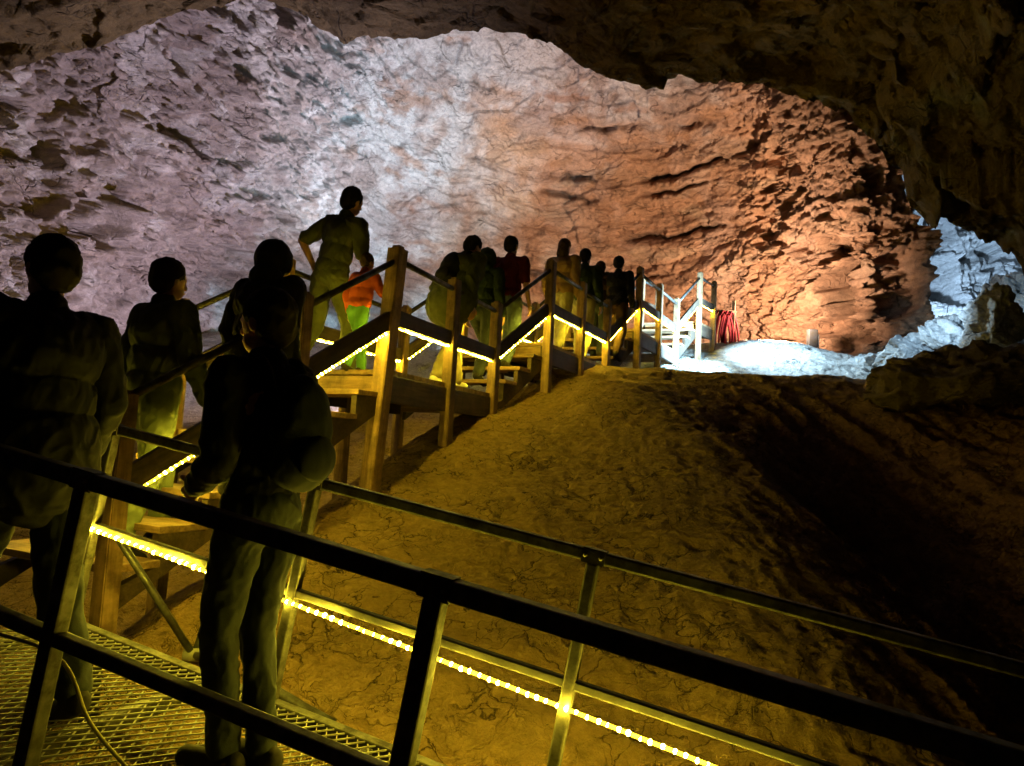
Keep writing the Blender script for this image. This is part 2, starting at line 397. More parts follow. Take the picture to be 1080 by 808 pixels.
f2, c2, e2 = facets(shear * 0.6 + W2 * 0.4, 0.55, 4, 0.8)
f3, c3, e3 = facets(W2 * [1, 1, 1.5], 0.22, 5, 1.0)
rough = np.clip(left * 0.95 + right * 0.85 + mid * 0.10 + 0.25 * (fbm(P, 0.35, 2, k=2)), 0.06, 1.1)
f0 = facets(shear * [0.8, 0.8, 0.7] + 7.7, 2.6, 8, 0.6)[0]; f4 = facets(W2 * 1.0 + 0.05 * f1[:, None], 0.11, 9, 1.0)[0]
d += rough * (0.20 * f0 + 0.26 * f1 + (0.58 - 0.22 * left) * f2 + 0.70 * f3 + 0.6 * f4)
pl = np.stack([W[:, 0] * 0.5 + W[:, 2] * 0.12, W[:, 1] * 0.5, W[:, 2] * 1.25 - W[:, 0] * 0.15], 1)
g1 = facets(pl, 0.9, 6, 0.35)[0]; g2 = facets(pl * 0.7 + W2 * [0.2, 0.2, 0.5], 0.36, 7, 0.45)[0]
g0 = facets(pl * [1, 1, 0.8] + 3.1, 2.6, 15, 0.32)[0]
d += mid * (0.05 * g0 + 0.16 * g1 + 0.24 * g2)
# hollows where a block has fallen out
raw = P / np.linalg.norm(P, axis=1)[:, None]
def hollow_at(px, py, rx, rz, dep, sd):
    # a block that has dropped out of the wall, seen from the walkway in this direction
    v = np.array(at(px, py, 1.0)); v /= np.linalg.norm(v); j = int(np.argmax(raw @ v)); c = P[j]
    q = P - c; tang = np.hypot(q[:, 0], q[:, 1])
    e = np.sqrt((tang / rx) ** 2 + (q[:, 2] / rz) ** 2) + 0.45 * fbm(P + sd, 1.6, 4, k=1) + 0.15 * fbm(P + sd, 6, 2, k=2)
    return dep * sstep(1.05, 0.85, e)
for a_ in ((200, 68, 0.30, 0.20, 0.7, 1), (252, 72, 0.28, 0.12, 0.6, 2), (250, 20, 0.25, 0.15, 0.5, 3), (201, 153, 0.30, 0.22, 0.9, 4), (219, 170, 0.18, 0.26, 0.8, 5), (104, 236, 0.50, 0.42, 0.7, 6),
           (132, 205, 0.22, 0.25, 0.9, 7), (48, 200, 0.55, 0.40, 0.45, 8), (28, 125, 0.3, 0.25, 0.6, 9), (262, 212, 0.16, 0.10, 0.5, 10), (296, 229, 0.26, 0.12, 0.6, 11), (68, 168, 0.12, 0.2, 0.6, 12), (173, 120, 0.12, 0.12, 0.5, 13),
           (890, 305, 0.75, 0.75, 1.3, 14), (880, 345, 0.9, 0.22, 0.9, 15), (945, 300, 0.5, 0.9, 0.9, 16), (868, 262, 0.5, 0.35, 0.7, 17), (925, 350, 0.4, 0.3, 0.7, 18)):
    d -= hollow_at(*a_)
pit2 = sstep(0.84, 0.88, c2) * sstep(0.02, 0.12, e2) * right; d -= 0.5 * pit2
# bedding: thin shelves that step back upwards, strongest low on the far wall
bz = P[:, 2] * 0.8 + 0.30 * W[:, 0] * 0.35 + 0.55 * fbm(P * [0.6, 0.6, 1.3], 0.8, 4, k=1) + 0.3 * fbm(P, 0.25, 2, k=5)
saw = bz * 1.25 - np.floor(bz * 1.25)
saw2 = bz * 4.1 - np.floor(bz * 4.1)
bed = sstep(134, 110, deg) * sstep(40, 60, deg) * sstep(9.5, 7.0, P[:, 2])
on = sstep(-0.05, 0.22, fbm(P * [0.8, 0.8, 1.0], 0.45, 3, k=3))
d += bed * ((0.08 * on + 0.03) * (0.5 - saw) + 0.07 * (0.5 - saw2))
d += 0.05 * fbm(W2, 2.5, 4, k=2, ridge=True) * (0.5 + rough) + 0.06 * mid * fbm(W * [0.6, 0.6, 2.2], 1.6, 4, k=4)
hx, hz2 = (P[:, 0] - 3.0) / 5.0, (P[:, 2] - 7.6 - 0.12 * (P[:, 0] - 3.0)) / 2.7
he = np.sqrt(hx * hx + hz2 * hz2) + 0.16 * fbm(P, 0.5, 4, k=1)
hollow = sstep(1.12, 0.80, he) * (deg < 125) * (deg > 45)
d -= 0.55 * hollow + 0.5 * sstep(0.8, 0.3, he) * (deg < 125) * (deg > 45)
band = np.floor((P[:, 2] * 1.0 + 0.10 * P[:, 0] + 0.45 * fbm(P * [1, 1, 0.4], 0.7, 4, k=3)) * 1.5)
d += 0.22 * hollow * (np.mod(band * 0.618, 1.0) - 0.5)
# long open cracks in the dome
seam = np.zeros(len(P))
for zc, cv, x0, x1 in ((9.0, -0.010, -0.8, 5.4), (7.75, 0.030, -1.8, 6.5), (7.35, 0.025, -0.5, 5.5), (6.3, 0.010, 1.5, 6.5), (5.3, 0.008, -1.0, 5.0)):
    lv = P[:, 2] - zc - cv * (P[:, 0] - 2) ** 2 - 0.30 * fbm(P * [1, 1, 0.3], 0.5, 3, k=2) - 0.14 * fbm(P * [1, 1, 0.3], 2.6, 3, k=4)
    act = sstep(-0.25, 0.05, fbm(P * [1, 1, 0.2], 0.45, 2, k=5)) * sstep(x0, x0 + 1.2, P[:, 0]) * sstep(x1, x1 - 1.5, P[:, 0]) * (deg < 125) * (deg > 45)
    wd = 0.045 + 0.06 * np.clip(fbm(P, 0.9, 2, k=0) + 0.3, 0, 1)
    cr1 = np.exp(-(lv / wd) ** 2) * act; d -= 0.45 * cr1; seam = np.maximum(seam, cr1)
    d += 0.10 * sstep(0.5, 0.02, lv) * (lv > 0.02) * act
P = P + nrm * d[:, None]
# colours of the rock itself: pinkish grey, rust on the far wall, white crust high on the left of the dome
tn = fbm(W, 0.5, 4, k=1); tn2 = fbm(W * [0.5, 0.5, 1.6], 1.3, 4, k=2); tn3 = fbm(W2, 2.6, 4, k=3)
tint = lerpc((0.33, 0.25, 0.225), (0.43, 0.33, 0.29), np.clip(0.5 + tn, 0, 1))
rust = sstep(119, 92, deg + 14 * tn) * sstep(10.6, 8.6, P[:, 2] + 1.5 * tn2)
tint = mixv(tint, (0.49, 0.235, 0.105), 0.85 * rust)
tint = mixv(tint, (0.50, 0.34, 0.20), 0.5 * rust * sstep(0.0, 0.5, tn2))
crust = sstep(0.02, 0.32, tn + 0.5 * tn3 + 0.4 * np.exp(-((P[:, 0] + 3.5) / 4.5) ** 2 - ((P[:, 2] - 10.0) / 3) ** 2))
tint = mixv(tint, (0.62, 0.56, 0.53), 0.55 * crust * (1 - 0.8 * rust))
grey = np.exp(-((deg - 104) / 9) ** 2 - ((P[:, 2] - 6.3) / 1.6) ** 2)
tint = mixv(tint, (0.27, 0.20, 0.15), 0.55 * grey)
tint = mixv(tint, (0.36, 0.19, 0.12), 0.75 * sstep(0.12, 0.4, tn2 - 0.3 * tn3) * (1 - rust) * (1 - left * 0.8))
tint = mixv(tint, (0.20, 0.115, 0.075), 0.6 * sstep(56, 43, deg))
tint = np.clip(tint * (1 + 0.25 * tn3[:, None]), 0.02, 0.8)
tint = mixv(tint, (0.06, 0.035, 0.025), 0.7 * seam)
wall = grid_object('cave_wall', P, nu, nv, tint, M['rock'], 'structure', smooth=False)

# ------------------------------------------------------------------ low ceiling over the walkway, with the lip it ends in
LIPX = [-14, -9, -6.6, -4.7, -3.5, -2.4, -0.97, 0.0, 0.98, 2.4, 3.6, 4.4, 5.0, 5.5, 6.0, 6.6, 7.4, 9.5, 12, 16]
LIPZ = [1.6, 4.0, 4.80, 5.40, 5.60, 5.25, 5.30, 5.22, 4.80, 4.78, 4.74, 4.45, 3.88, 3.55, 3.32, 3.12, 2.6, 1.0, -1.5, -4]
nu, nv = 560, 300
u = np.linspace(-13, 13, nu); v = np.concatenate([np.linspace(-9, 4, 60)[:-1], np.linspace(4, 9.3, 170)[:-1], 9.3 + np.linspace(0, 1, 72) ** 1.4])
v = v[:nv] if len(v) >= nv else np.concatenate([v, np.full(nv - len(v), v[-1])])
U, V = np.meshgrid(u, v); U, V = U.ravel(), V.ravel()
up = np.clip(V - 9.3, 0, 1)
Yp = np.minimum(V, 9.3) + np.interp(U, [-13, -6, 0, 4, 6.5, 13], [0.2, 0, -0.2, 0.1, 0.9, 1.5]) * sstep(2, 9.3, V)
xx = U * (1 - 0.18 * sstep(9.3, 0, V) * sstep(0, 4, U))
z0 = np.interp(U, LIPX, LIPZ)
zz = z0 + 0.05 * np.clip(9.3 - V, 0, None) * sstep(7, 2, np.abs(U))
P = np.stack([xx, Yp + 0.9 * up ** 2, zz + 0.02 * up + 11 * up ** 2.2], 1)
nrm = grid_normals(P, nu, nv); nrm *= np.where(nrm[:, 2:3] * (up[:, None] < 0.01) > 0, -1, 1)
W = P + 0.5 * np.stack([fbm(P, 0.5, 3, k=1), fbm(P, 0.5, 3, k=2), fbm(P, 0.5, 3, k=3)], 1)
f1 = facets(W * [0.7, 1, 1], 1.3, 21, 0.5)[0]; f2 = facets(W, 0.45, 22, 0.8)[0]; f3 = facets(W, 0.18, 23, 0.8)[0]
rr = 0.35 + 0.65 * sstep(0.5, 5, U) + 0.3 * sstep(-3.5, -6, U)
d = 0.28 * fbm(P, 0.45, 4, k=2) + rr * (0.30 * f1 + 0.40 * f2 + 0.45 * f3) + 0.05 * fbm(P, 2.2, 4, k=1, ridge=True)
hang = sstep(4.8, 6.4, U) * sstep(0.15, 0.5, fbm(np.stack([U, V * 0.6, 0 * U], 1), 1.1, 2, k=3))
P[:, 2] += d * (1 - up) - 0.55 * hang * (1 - up); P[:, 1] += 0.18 * f2 * rr
tn = fbm(P, 0.9, 4, k=3)
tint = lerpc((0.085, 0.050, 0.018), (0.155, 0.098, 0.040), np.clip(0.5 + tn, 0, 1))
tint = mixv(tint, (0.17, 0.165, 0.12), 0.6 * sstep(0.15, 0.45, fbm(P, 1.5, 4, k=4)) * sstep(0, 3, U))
tint = tint * (1 - 0.35 * sstep(3.0, 6.0, U))[:, None]  # shade put into the tint: the ceiling darkens towards the right
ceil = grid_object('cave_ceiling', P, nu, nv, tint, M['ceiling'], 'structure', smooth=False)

# ------------------------------------------------------------------ side passage at the far right
nu, nv = 260, 220
u = np.linspace(0, 1, nu); v = np.linspace(0, 1, nv); U, V = np.meshgrid(u, v); U, V = U.ravel(), V.ravel()
P = np.stack([9.6 + 8.5 * U, 23.0 - 4.5 * U + 1.4 * np.sin(U * PI), 1.5 + 11 * V], 1); P[:, 1] -= 2.0 * V ** 2
W = P + 0.6 * np.stack([fbm(P, 0.5, 3, k=1), fbm(P, 0.5, 3, k=2), fbm(P, 0.5, 3, k=3)], 1)
f1, c1, e1 = facets(W, 1.9, 31, 0.5); f2 = facets(W, 0.7, 32, 0.6)[0]
dr = fbm(np.stack([P[:, 0] * 1.0, P[:, 1], P[:, 2] * 0.18], 1), 1.1, 4, k=2, ridge=True)
f3 = facets(W, 0.3, 33, 0.7)[0]
P[:, 1] -= 1.1 * f1 + 0.7 * f2 + 0.5 * f3 + 0.7 * dr + 0.05 * fbm(P, 3, 3, k=1)
tint = lerpc((0.34, 0.34, 0.34), (0.62, 0.61, 0.60), np.clip(0.45 + 0.9 * dr * 0.5 + 0.6 * fbm(W, 1.0, 3, k=4), 0, 1))
side = grid_object('side_passage_wall', P, nu, nv, tint, M['pale'], 'structure')

# ------------------------------------------------------------------ boulders
def boulder(name, loc, size, seed, tint, label, cat, group=None, rz=0.0, tilt=0.0, m=None):
    bm = bmesh.new(); bmesh.ops.create_icosphere(bm, subdivisions=6, radius=1.0)
    me = bm_mesh(bm, True); n = len(me.vertices); co = np.empty(n * 3, np.float32); me.vertices.foreach_get('co', co); co = co.reshape(-1, 3).astype(float)
    r = np.random.RandomState(seed)
    for _ in range(9):                                              # planes that cleave the lump
        a = r.normal(size=3); a /= np.linalg.norm(a); k = 0.45 + 0.35 * r.rand()
        s = co @ a; co = co - np.outer(np.clip(s - k, 0, None), a) * 0.93
    nn = co / (np.linalg.norm(co, axis=1)[:, None] + 1e-9)
    S = co * np.array(size)
    q = 0.16 * fbm(S + seed * 3.1, 1.3, 4) + 0.30 * facets(S + seed * 2.3, 0.45, seed, 0.8)[0] + 0.35 * facets(S + seed, 0.17, seed + 1, 0.8)[0] + 0.09 * fbm(S * [1, 1, 0.3] + seed, 3.4, 3, k=2, ridge=True) + 0.02 * fbm(S, 9, 3)
    S = S + nn * q[:, None]
    me.vertices.foreach_set('co', S.astype(np.float32).ravel())
    ca = me.color_attributes.new('tint', 'FLOAT_COLOR', 'POINT'); t = fbm(S + seed, 1.5, 4)
    col = np.clip(np.array(tint)[None] * (1 + 0.6 * t[:, None]), 0.01, 0.85)
    ca.data.foreach_set('color', np.concatenate([col, np.ones((n, 1))], 1).astype(np.float32).ravel())
    o = link(name, me, m or M['pale'], None, Matrix.Translation(Vector(loc)) @ Matrix.Rotation(rz, 4, 'Z') @ Matrix.Rotation(tilt, 4, 'Y'))
    me.update(); return tag(o, label, cat, group)
def rock_at(px, py, d, size, *a, **k):
    p = at(px, py, d); return boulder('boulder', (p.x, p.y, p.z), size, *a, **k)
G = 'boulders beside the side passage'
PALE = (0.40, 0.39, 0.375)
rock_at(962, 372, 14.6, (0.95, 0.6, 0.42), 3, PALE, 'pale pointed slab lying at the edge of the bright sand', 'boulder', G, 0.3, -0.25)
rock_at(1008, 356, 14.2, (0.75, 0.6, 0.5), 4, PALE, 'pale fluted boulder below the blue lit opening', 'boulder', G, 0.2, -0.2)
rock_at(1050, 350, 12.6, (0.5, 0.55, 0.75), 5, (0.30, 0.28, 0.26), 'dark upright boulder with one pale lit face beside the black bank', 'boulder', G, 0.5, 0.3)
rock_at(1075, 315, 15.5, (0.85, 0.7, 0.55), 6, PALE, 'pale block resting highest against the blue lit opening', 'boulder', G, 0.9, -0.3)
rock_at(925, 388, 15.4, (0.75, 0.4, 0.2), 8, PALE, 'low flat pale rock lying on the bright sand', 'boulder', G, 0.1, -0.1)
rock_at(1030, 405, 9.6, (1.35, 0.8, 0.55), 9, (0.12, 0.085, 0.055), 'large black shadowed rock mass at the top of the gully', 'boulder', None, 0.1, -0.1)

# ------------------------------------------------------------------ LED strips
def led(p0, p1, label, group, pitch=0.04, sag=0.0, name='led_strip'):
    p0, p1 = Vector(p0), Vector(p1); mw, L = frame(p0, p1); bm = bmesh.new()
    n = max(6, int(L / 0.12)); w = 0.0055
    def pt(t): return Vector(((t - 0.5) * L, 0, -sag * 4 * t * (1 - t)))
    prev = None
    for i in range(n + 1):
        c = pt(i / n); ring = [bm.verts.new(c + Vector((0, a * w, b * w))) for a, b in ((-1, -1), (1, -1), (1, 1), (-1, 1))]
        if prev:
            for k in range(4): bm.faces.new((prev[k], prev[(k + 1) % 4], ring[(k + 1) % 4], ring[k]))
        else: bm.faces.new(ring)
        prev = ring
    bm.faces.new(prev)
    k = int(L / pitch); q = 0.0095
    for i in range(k):
        c = pt((i + 0.5 + random.uniform(-0.13, 0.13)) / k); c.z += random.uniform(-0.002, 0.002)
        r = bmesh.ops.create_icosphere(bm, subdivisions=1, radius=q * random.uniform(0.7, 1.15), matrix=Matrix.Translation(c))
        for f in set(f for v in r['verts'] for f in v.link_faces): f.material_index = 1
    o = link(name, bm_mesh(bm), [M['halo_sleeve'], M['diode']], None, mw)
    return tag(o, label, 'LED strip', group)

# ------------------------------------------------------------------ timber staircase
stair = tag(empty('timber_staircase', (NODES[0].x, NODES[0].y, gz(NODES[0].x, NODES[0].y))), 'open riser timber staircase climbing in four short flights from the steel ramp', 'staircase')
near_rail = tag(empty('timber_railing', (NODES[0].x, NODES[0].y, gz(NODES[0].x, NODES[0].y))), 'timber post railing on the mound side of the stairs with tall round headed posts', 'railing')
q0 = NODES[0] + ACROSS
far_rail = tag(empty('timber_railing', (q0.x, q0.y, gz(q0.x, q0.y))), 'timber post railing on the cave wall side of the stairs, half hidden by climbing people', 'railing')
A_ = ACROSS.normalized()
def flight(p, q, n):
    run = Vector((q.x - p.x, q.y - p.y, 0)); du = run / n; dz = (q.z - p.z) / n; ud = run.normalized()
    for i in range(n):                                               # tread i is climbed to from below
        c = Vector((p.x, p.y, p.z)) + du * (i + 0.5) + Vector((0, 0, dz * i))
        if i == 0: continue
        a, b = c + A_ * 0.03, c + ACROSS - A_ * 0.03
        up = Vector((0, 0, 1))
        beam('tread', a - Vector((0, 0, 0.02)), b - Vector((0, 0, 0.02)), du.length + 0.035, 0.042, M['timber'], stair, up, 0.005)
    for off in (A_ * 0.045, ACROSS - A_ * 0.095):                    # saw-toothed stringers
        pts = []
        for i in range(n):
            b0 = Vector((p.x, p.y, p.z - 0.045)) + du * i + off
            pts.append(b0 + Vector((0, 0, dz * i - (0 if i else 0.12)))); pts.append(b0 + du + Vector((0, 0, dz * i - (0 if i else 0.0))))
        e = Vector((q.x, q.y, q.z - 0.05)) + off
        pts.append(e); pts.append(e - Vector((0, 0, 0.27)))
        s = Vector((p.x, p.y, p.z - 0.32)) + off; pts.append(s)
        prism('stringer', pts, A_ * 0.05, M['timber_dark'], stair)
def landing(p, q):
    ud = Vector((q.x - p.x, q.y - p.y, 0)); L = ud.length; ud.normalize(); n = max(3, round(L / 0.145)); bm = bmesh.new()
    for i in range(n):
        c = Vector((p.x, p.y, p.z)) + ud * (L * (i + 0.5) / n) + ACROSS * 0.5 - Vector((0, 0, 0.02))
        m = Matrix((ud, A_, (0, 0, 1))).transposed().to_4x4(); m.translation = c
        bmesh.ops.create_cube(bm, size=1, matrix=m @ Matrix.Diagonal((L / n - 0.008, ACROSS.length - 0.02, 0.04, 1)))
    link('deck_planks', bm_mesh(bm), M['timber'], stair)
    for off in (A_ * 0.02, ACROSS - A_ * 0.02):
        beam('joist', p + off - Vector((0, 0, 0.155)), q + off - Vector((0, 0, 0.155)), 0.05, 0.22, M['timber_dark'], stair)
    for e in (p + ud * 0.03, q - ud * 0.03):
        beam('cross_beam', e - Vector((0, 0, 0.14)) + A_ * 0.06, e + ACROSS - A_ * 0.06 - Vector((0, 0, 0.14)), 0.05, 0.18, M['timber'], stair)
segs = [(0, 1, 'f', 7), (1, 2, 'l', 0), (2, 3, 'f', 4), (3, 4, 'l', 0), (4, 5, 'f', 4), (5, 6, 'l', 0), (6, 7, 'f', 4), (7, 8, 'l', 0)]
for a, b, t, n in segs:
    (flight(NODES[a], NODES[b], n) if t == 'f' else landing(NODES[a], NODES[b]))
# lowest step and the landing beside the ramp
base = NODES[0] - Vector((0.30, 0.50, 0)); base.z = -0.93
beam('tread', NODES[0] + Vector((0.08, 0.13, -0.02)), NODES[0] + ACROSS + Vector((0.08, 0.13, -0.02)), 0.33, 0.042, M['timber'], stair)
def post(railing, p, top, w, lean=0.0):
    g = gz(p.x, p.y) - 0.12
    mw, L = frame((p.x + lean * (g - top), p.y, g), (p.x, p.y, top)); bm = bmesh.new()
    bmesh.ops.create_cube(bm, size=1, matrix=Matrix.Diagonal((L, w, w, 1)))
    topf = [e for e in bm.edges if all(v.co.x > 0 for v in e.verts)]
    bmesh.ops.bevel(bm, geom=topf, offset=w * 0.22, segments=3, affect='EDGES')
    bmesh.ops.bevel(bm, geom=[e for e in bm.edges if abs((e.verts[0].co - e.verts[1].co).x) > L * 0.6], offset=0.007, segments=2, affect='EDGES')
    return link('post', bm_mesh(bm), M['timber'], railing, mw)
route = []                                                            # (point on the near edge, deck height)
for (a, b, t, n) in segs:
    route.append(NODES[a])
    if t == 'l' and a < 7: route.append(NODES[a].lerp(NODES[b], 0.5))
    if a == 0: route.append(NODES[a].lerp(NODES[b], 0.56))
route.append(NODES[-1])
GL = 'yellow light strips under the timber lower rails'
WHERE = ['lowest flight, bottom half', 'lowest flight, top half', 'first landing, first bay', 'first landing, second bay', 'second flight', 'second landing, first bay', 'second landing, second bay',
         'third flight', 'third landing, first bay', 'third landing, second bay', 'fourth flight', 'topmost landing']
for side, rl in ((0, near_rail), (1, far_rail)):
    off = (A_ * 0.0 if side == 0 else ACROSS)
    for i, p in enumerate(route):
        p = p + off
        post(rl, p, p.z + RAIL_H + (0.115 if p.y > 4.3 else 0.05), 0.125 if i in (2,) else 0.102, 0.05 if i == 2 and side == 0 else 0.0)
    for i, (a, b) in enumerate(zip(route, route[1:])):
        a, b = a + off, b + off; H = Vector((0, 0, 1)); inw = A_ * (1 if side == 0 else -1)
        beam('handrail', a + H * RAIL_H, b + H * RAIL_H, 0.05, 0.05, M['pipe'], rl, round_=True)
        beam('lower_rail', a + H * LOW_H + (b - a).normalized() * 0.05, b + H * LOW_H - (b - a).normalized() * 0.05, 0.042, 0.135, M['timber_dark'], rl)
        if side == 1 and i > 9: continue
        o2 = -A_ * 0.008                                               # under the board
        k = 'mound side' if side == 0 else 'cave wall side'
        dn = (b - a).normalized().cross(A_).normalized(); dn = -dn if dn.z > 0 else dn
        dn = H * LOW_H + dn * 0.084 + o2
        led(a + dn + (b - a).normalized() * 0.06, b + dn - (b - a).normalized() * 0.06,
            'yellow light strip under the lower rail, %s, %s' % (WHERE[i], k), GL, 0.04 if a.y < 7 else 0.06, name='led_strip')

# ------------------------------------------------------------------ steel ramp with two guardrails
def rp(s, c, h):                                                      # along, across, above the deck
    return RA + RU * s + RACR * c + RN * (h - RAMP_H)
WID = (FA - RA).dot(RACR)
ramp_ = tag(empty('steel_walkway', rp(0, 0, -0.3)), 'steel ramp with diamond mesh floor that two dark figures walk on', 'walkway')
S0, S1 = -1.15, 3.3
bm = bmesh.new()
def bar(bm, a, b, w, h):
    m, L = frame(a, b, RN); bmesh.ops.create_cube(bm, size=1, matrix=m @ Matrix.Diagonal((L, w, h, 1)))
sp = 0.078; c0, c1_ = 0.05, WID - 0.03
for fam in (1, -1):
    k = 0.62                                                            # along-run of a strand for each metre across
    s = S0 - k * 2
    while s < S1 + k * 2:
        # strand from (s, c0) to (s + fam*k*(width), c1)
        aS, bS = s, s + fam * k * (c1_ - c0); ac, bc = c0, c1_
        lo, hi = S0, S1
        def clip(aS, ac, bS, bc):
            t0, t1 = 0.0, 1.0; dS = bS - aS
            for edge, sg in ((lo, 1), (hi, -1)):
                f0, f1 = sg * (aS - edge), sg * (bS - edge)
                if f0 < 0 and f1 < 0: return None
                if f0 < 0: t0 = max(t0, f0 / (f0 - f1))
                if f1 < 0: t1 = min(t1, f0 / (f0 - f1))
            if t1 <= t0: return None
            return (aS + dS * t0, ac + (bc - ac) * t0, aS + dS * t1, ac + (bc - ac) * t1)
        r = clip(aS, ac, bS, bc)
        if r: bar(bm, rp(r[0], r[1], -0.004 + 0.003 * fam), rp(r[2], r[3], -0.004 + 0.003 * fam), 0.005, 0.006)
        s += sp * k
link('mesh_grating', bm_mesh(bm), M['galv'], ramp_)
beam('edge_channel', rp(S0, 0.0, -0.06), rp(S1, 0.0, -0.06), 0.05, 0.13, M['steel'], ramp_, RN)
beam('edge_channel', rp(S0, WID, -0.06), rp(S1, WID, -0.06), 0.05, 0.13, M['steel'], ramp_, RN)
for k in range(6):
    s = S0 + 0.05 + k * 0.85; beam('cross_member', rp(s, 0.03, -0.05), rp(s, WID - 0.03, -0.05), 0.04, 0.07, M['steel'], ramp_, RN)
for s, c in ((-0.9, 0.0), (-0.9, WID), (1.3, 0.0), (1.3, WID), (3.1, WID)):
    p = rp(s, c, -0.12); beam('support_leg', (p.x, p.y, gz(p.x, p.y) - 0.15), p, 0.06, 0.06, M['steel'], ramp_)
def guard(label, c, posts, s0, s1, mid_h, w, top_h=RAMP_H, mm='steel'):
    t = tag(empty('steel_guardrail', rp(posts[0], c, 0)), label, 'guardrail')
    beam('top_rail', rp(s0, c, top_h - w / 2), rp(s1, c, top_h - w / 2), w, w, M['steel'], t, RN, 0.008)
    beam('mid_rail', rp(s0, c, mid_h), rp(s1, c, mid_h), w * 0.8, w * 0.8, M[mm], t, RN, 0.007)
    for s in posts:
        po = beam('post', rp(s, c, 0.004), rp(s, c, top_h - w - 0.002), w, w, M['steel'], t, RU, 0.008)
        bm = bmesh.new(); m, L = frame(rp(s - 0.055, c, 0), rp(s + 0.055, c, 0), RN)
        m.translation = rp(s, c, top_h - w / 2)
        bmesh.ops.create_cube(bm, size=1, matrix=m @ Matrix.Diagonal((0.10, w + 0.008, w + 0.008, 1)))
        bmesh.ops.bevel(bm, geom=list(bm.edges), offset=0.006, segments=2, affect='EDGES')
        sl = link('rail_sleeve', bm_mesh(bm), M['steel'], po)
        for q in (-0.03, 0.03):
            cc = rp(s + q, c - w / 2 - 0.004, top_h - w / 2); beam('bolt', cc, cc - RACR * 0.009, 0.013, 0.013, M['galv'], po, round_=True)
    return t
sp_n = (RB - RA).length
guard('thick dark steel guardrail nearest the camera with square posts', 0.0, [-sp_n, 0, sp_n, 2 * sp_n + 0.18], S0 - 1.6, 3.4, 0.47, 0.052)
sf = (FA - RA).dot(RU); sF2 = sf + 1.235
guard('dark steel guardrail on the mound side of the ramp carrying a light strip', WID, [sf - 1.17, sf, sF2], sf - 1.17, 4.2, 0.46, 0.046, (FA - RA).dot(RN) + RAMP_H, 'steel_dimmed')
led(rp(sf - 1.2, WID - 0.028, 0.45), rp(sf + 2.05, WID - 0.034, 0.345), 'long bright yellow light strip hanging under the ramp guardrail', None, 0.039, -0.012)
# ------------------------------------------------------------------ pipes and cables on the ground by the ramp
pg = tag(empty('pipe_brace', at(205, 690, 4.0)), 'dark pipe struts clamped together on the clay below the ramp', 'brace')
a, b, c, d_ = at(124, 566, 3.75), at(203, 690, 4.0), at(236, 606, 4.25), at(250, 702, 3.9)
for k, (p, q) in enumerate(((a, b), (b + Vector((0, 0.03, 0)), c), (b, d_))):
    link('strut', tube_mesh([p, p.lerp(q, 0.5), q], 0.019 if k < 2 else 0.026), M['pipe'], pg)
link('clamp', tube_mesh([b - Vector((0.04, 0, 0.01)), b + Vector((0.05, 0, 0.0))], 0.034), M['galv'], pg)
pg2 = [at(285, 728, 3.9), at(315, 748, 3.8), at(350, 775, 3.7)]
for p in pg2: p.z = max(p.z, gz(p.x, p.y) + 0.02)
tag(link('fallen_pipe', tube_mesh(spline(pg2, 4), 0.03), M['pipe']), 'short dark pipe lying on the cracked clay beside the ramp', 'pipe')
cable = cloth('yellow_cable', (0.40, 0.34, 0.14), None, 0.5)
cb = [rp(-0.95, 0.12, 0.30), rp(-0.5, 0.1, 0.34), rp(-0.05, 0.07, 0.38), rp(0.10, 0.10, 0.22), rp(0.22, 0.16, 0.10), rp(0.42, 0.16, 0.03), rp(0.8, 0.10, 0.012), rp(1.3, 0.07, 0.012)]
tag(link('power_cable', tube_mesh(spline(cb, 8), 0.006, 8), cable), 'thin yellowish cable drooping onto the edge of the mesh floor', 'cable')

# ------------------------------------------------------------------ hose and floodlight box by the top landing
red = cloth('red_hose', (0.27, 0.022, 0.03), (0.18, 0.015, 0.02), 0.85)
hz = tag(empty('hose_reel', at(765, 352, 16.6)), 'red hose hung in long loops at the top of the stairs', 'hose')
hc = at(765, 345, 16.4)
for k in range(7):
    r = random.Random(k); wx, hx = 0.13 + 0.05 * r.random(), 0.42 + 0.12 * r.random(); o = Vector((-0.15 + 0.05 * k, 0.05 * r.random(), 0.36))
    pts = [hc + o + Vector((wx * math.sin(t) * (0.6 + 0.4 * abs(math.sin(t / 2))), 0.05 * math.sin(2 * t), -hx * (1 - math.cos(t)))) for t in [i * 2 * PI / 24 for i in range(25)]]
    link('hose_loop', tube_mesh(pts, 0.024, 8), red, hz)
beam('hanger_post', hc + Vector((0.20, 0.08, -1.1)), hc + Vector((0.20, 0.08, 0.62)), 0.07, 0.07, M['timber'], hz)
beam('hanger_post', hc + Vector((-0.22, 0.08, -1.1)), hc + Vector((-0.22, 0.08, 0.45)), 0.07, 0.07, M['timber'], hz)
beam('hanger_arm', hc + Vector((-0.24, 0.02, 0.36)), hc + Vector((0.24, 0.02, 0.36)), 0.05, 0.05, M['timber'], hz)
fb = at(857, 372, 16.5); fb.z = max(fb.z, gz(fb.x, fb.y) + 0.24)
fl = tag(empty('floodlight', (fb.x, fb.y, fb.z - 0.25)), 'small dark floodlight standing on the bright sand seen from behind', 'floodlight')
dk = metal_material('black_housing', (0.03, 0.03, 0.035), 0.3, 0.5)
beam('housing', fb + Vector((-0.12, 0, 0.02)), fb + Vector((0.10, 0.02, 0.02)), 0.12, 0.42, dk, fl, (0, 0, 1), 0.02)
beam('bracket', fb + Vector((0.13, 0, -0.25)), fb + Vector((0.13, 0, 0.12)), 0.03, 0.05, dk, fl)
beam('stand', fb + Vector((-0.2, 0, -0.25)), fb + Vector((0.22, 0, -0.25)), 0.18, 0.05, dk, fl)

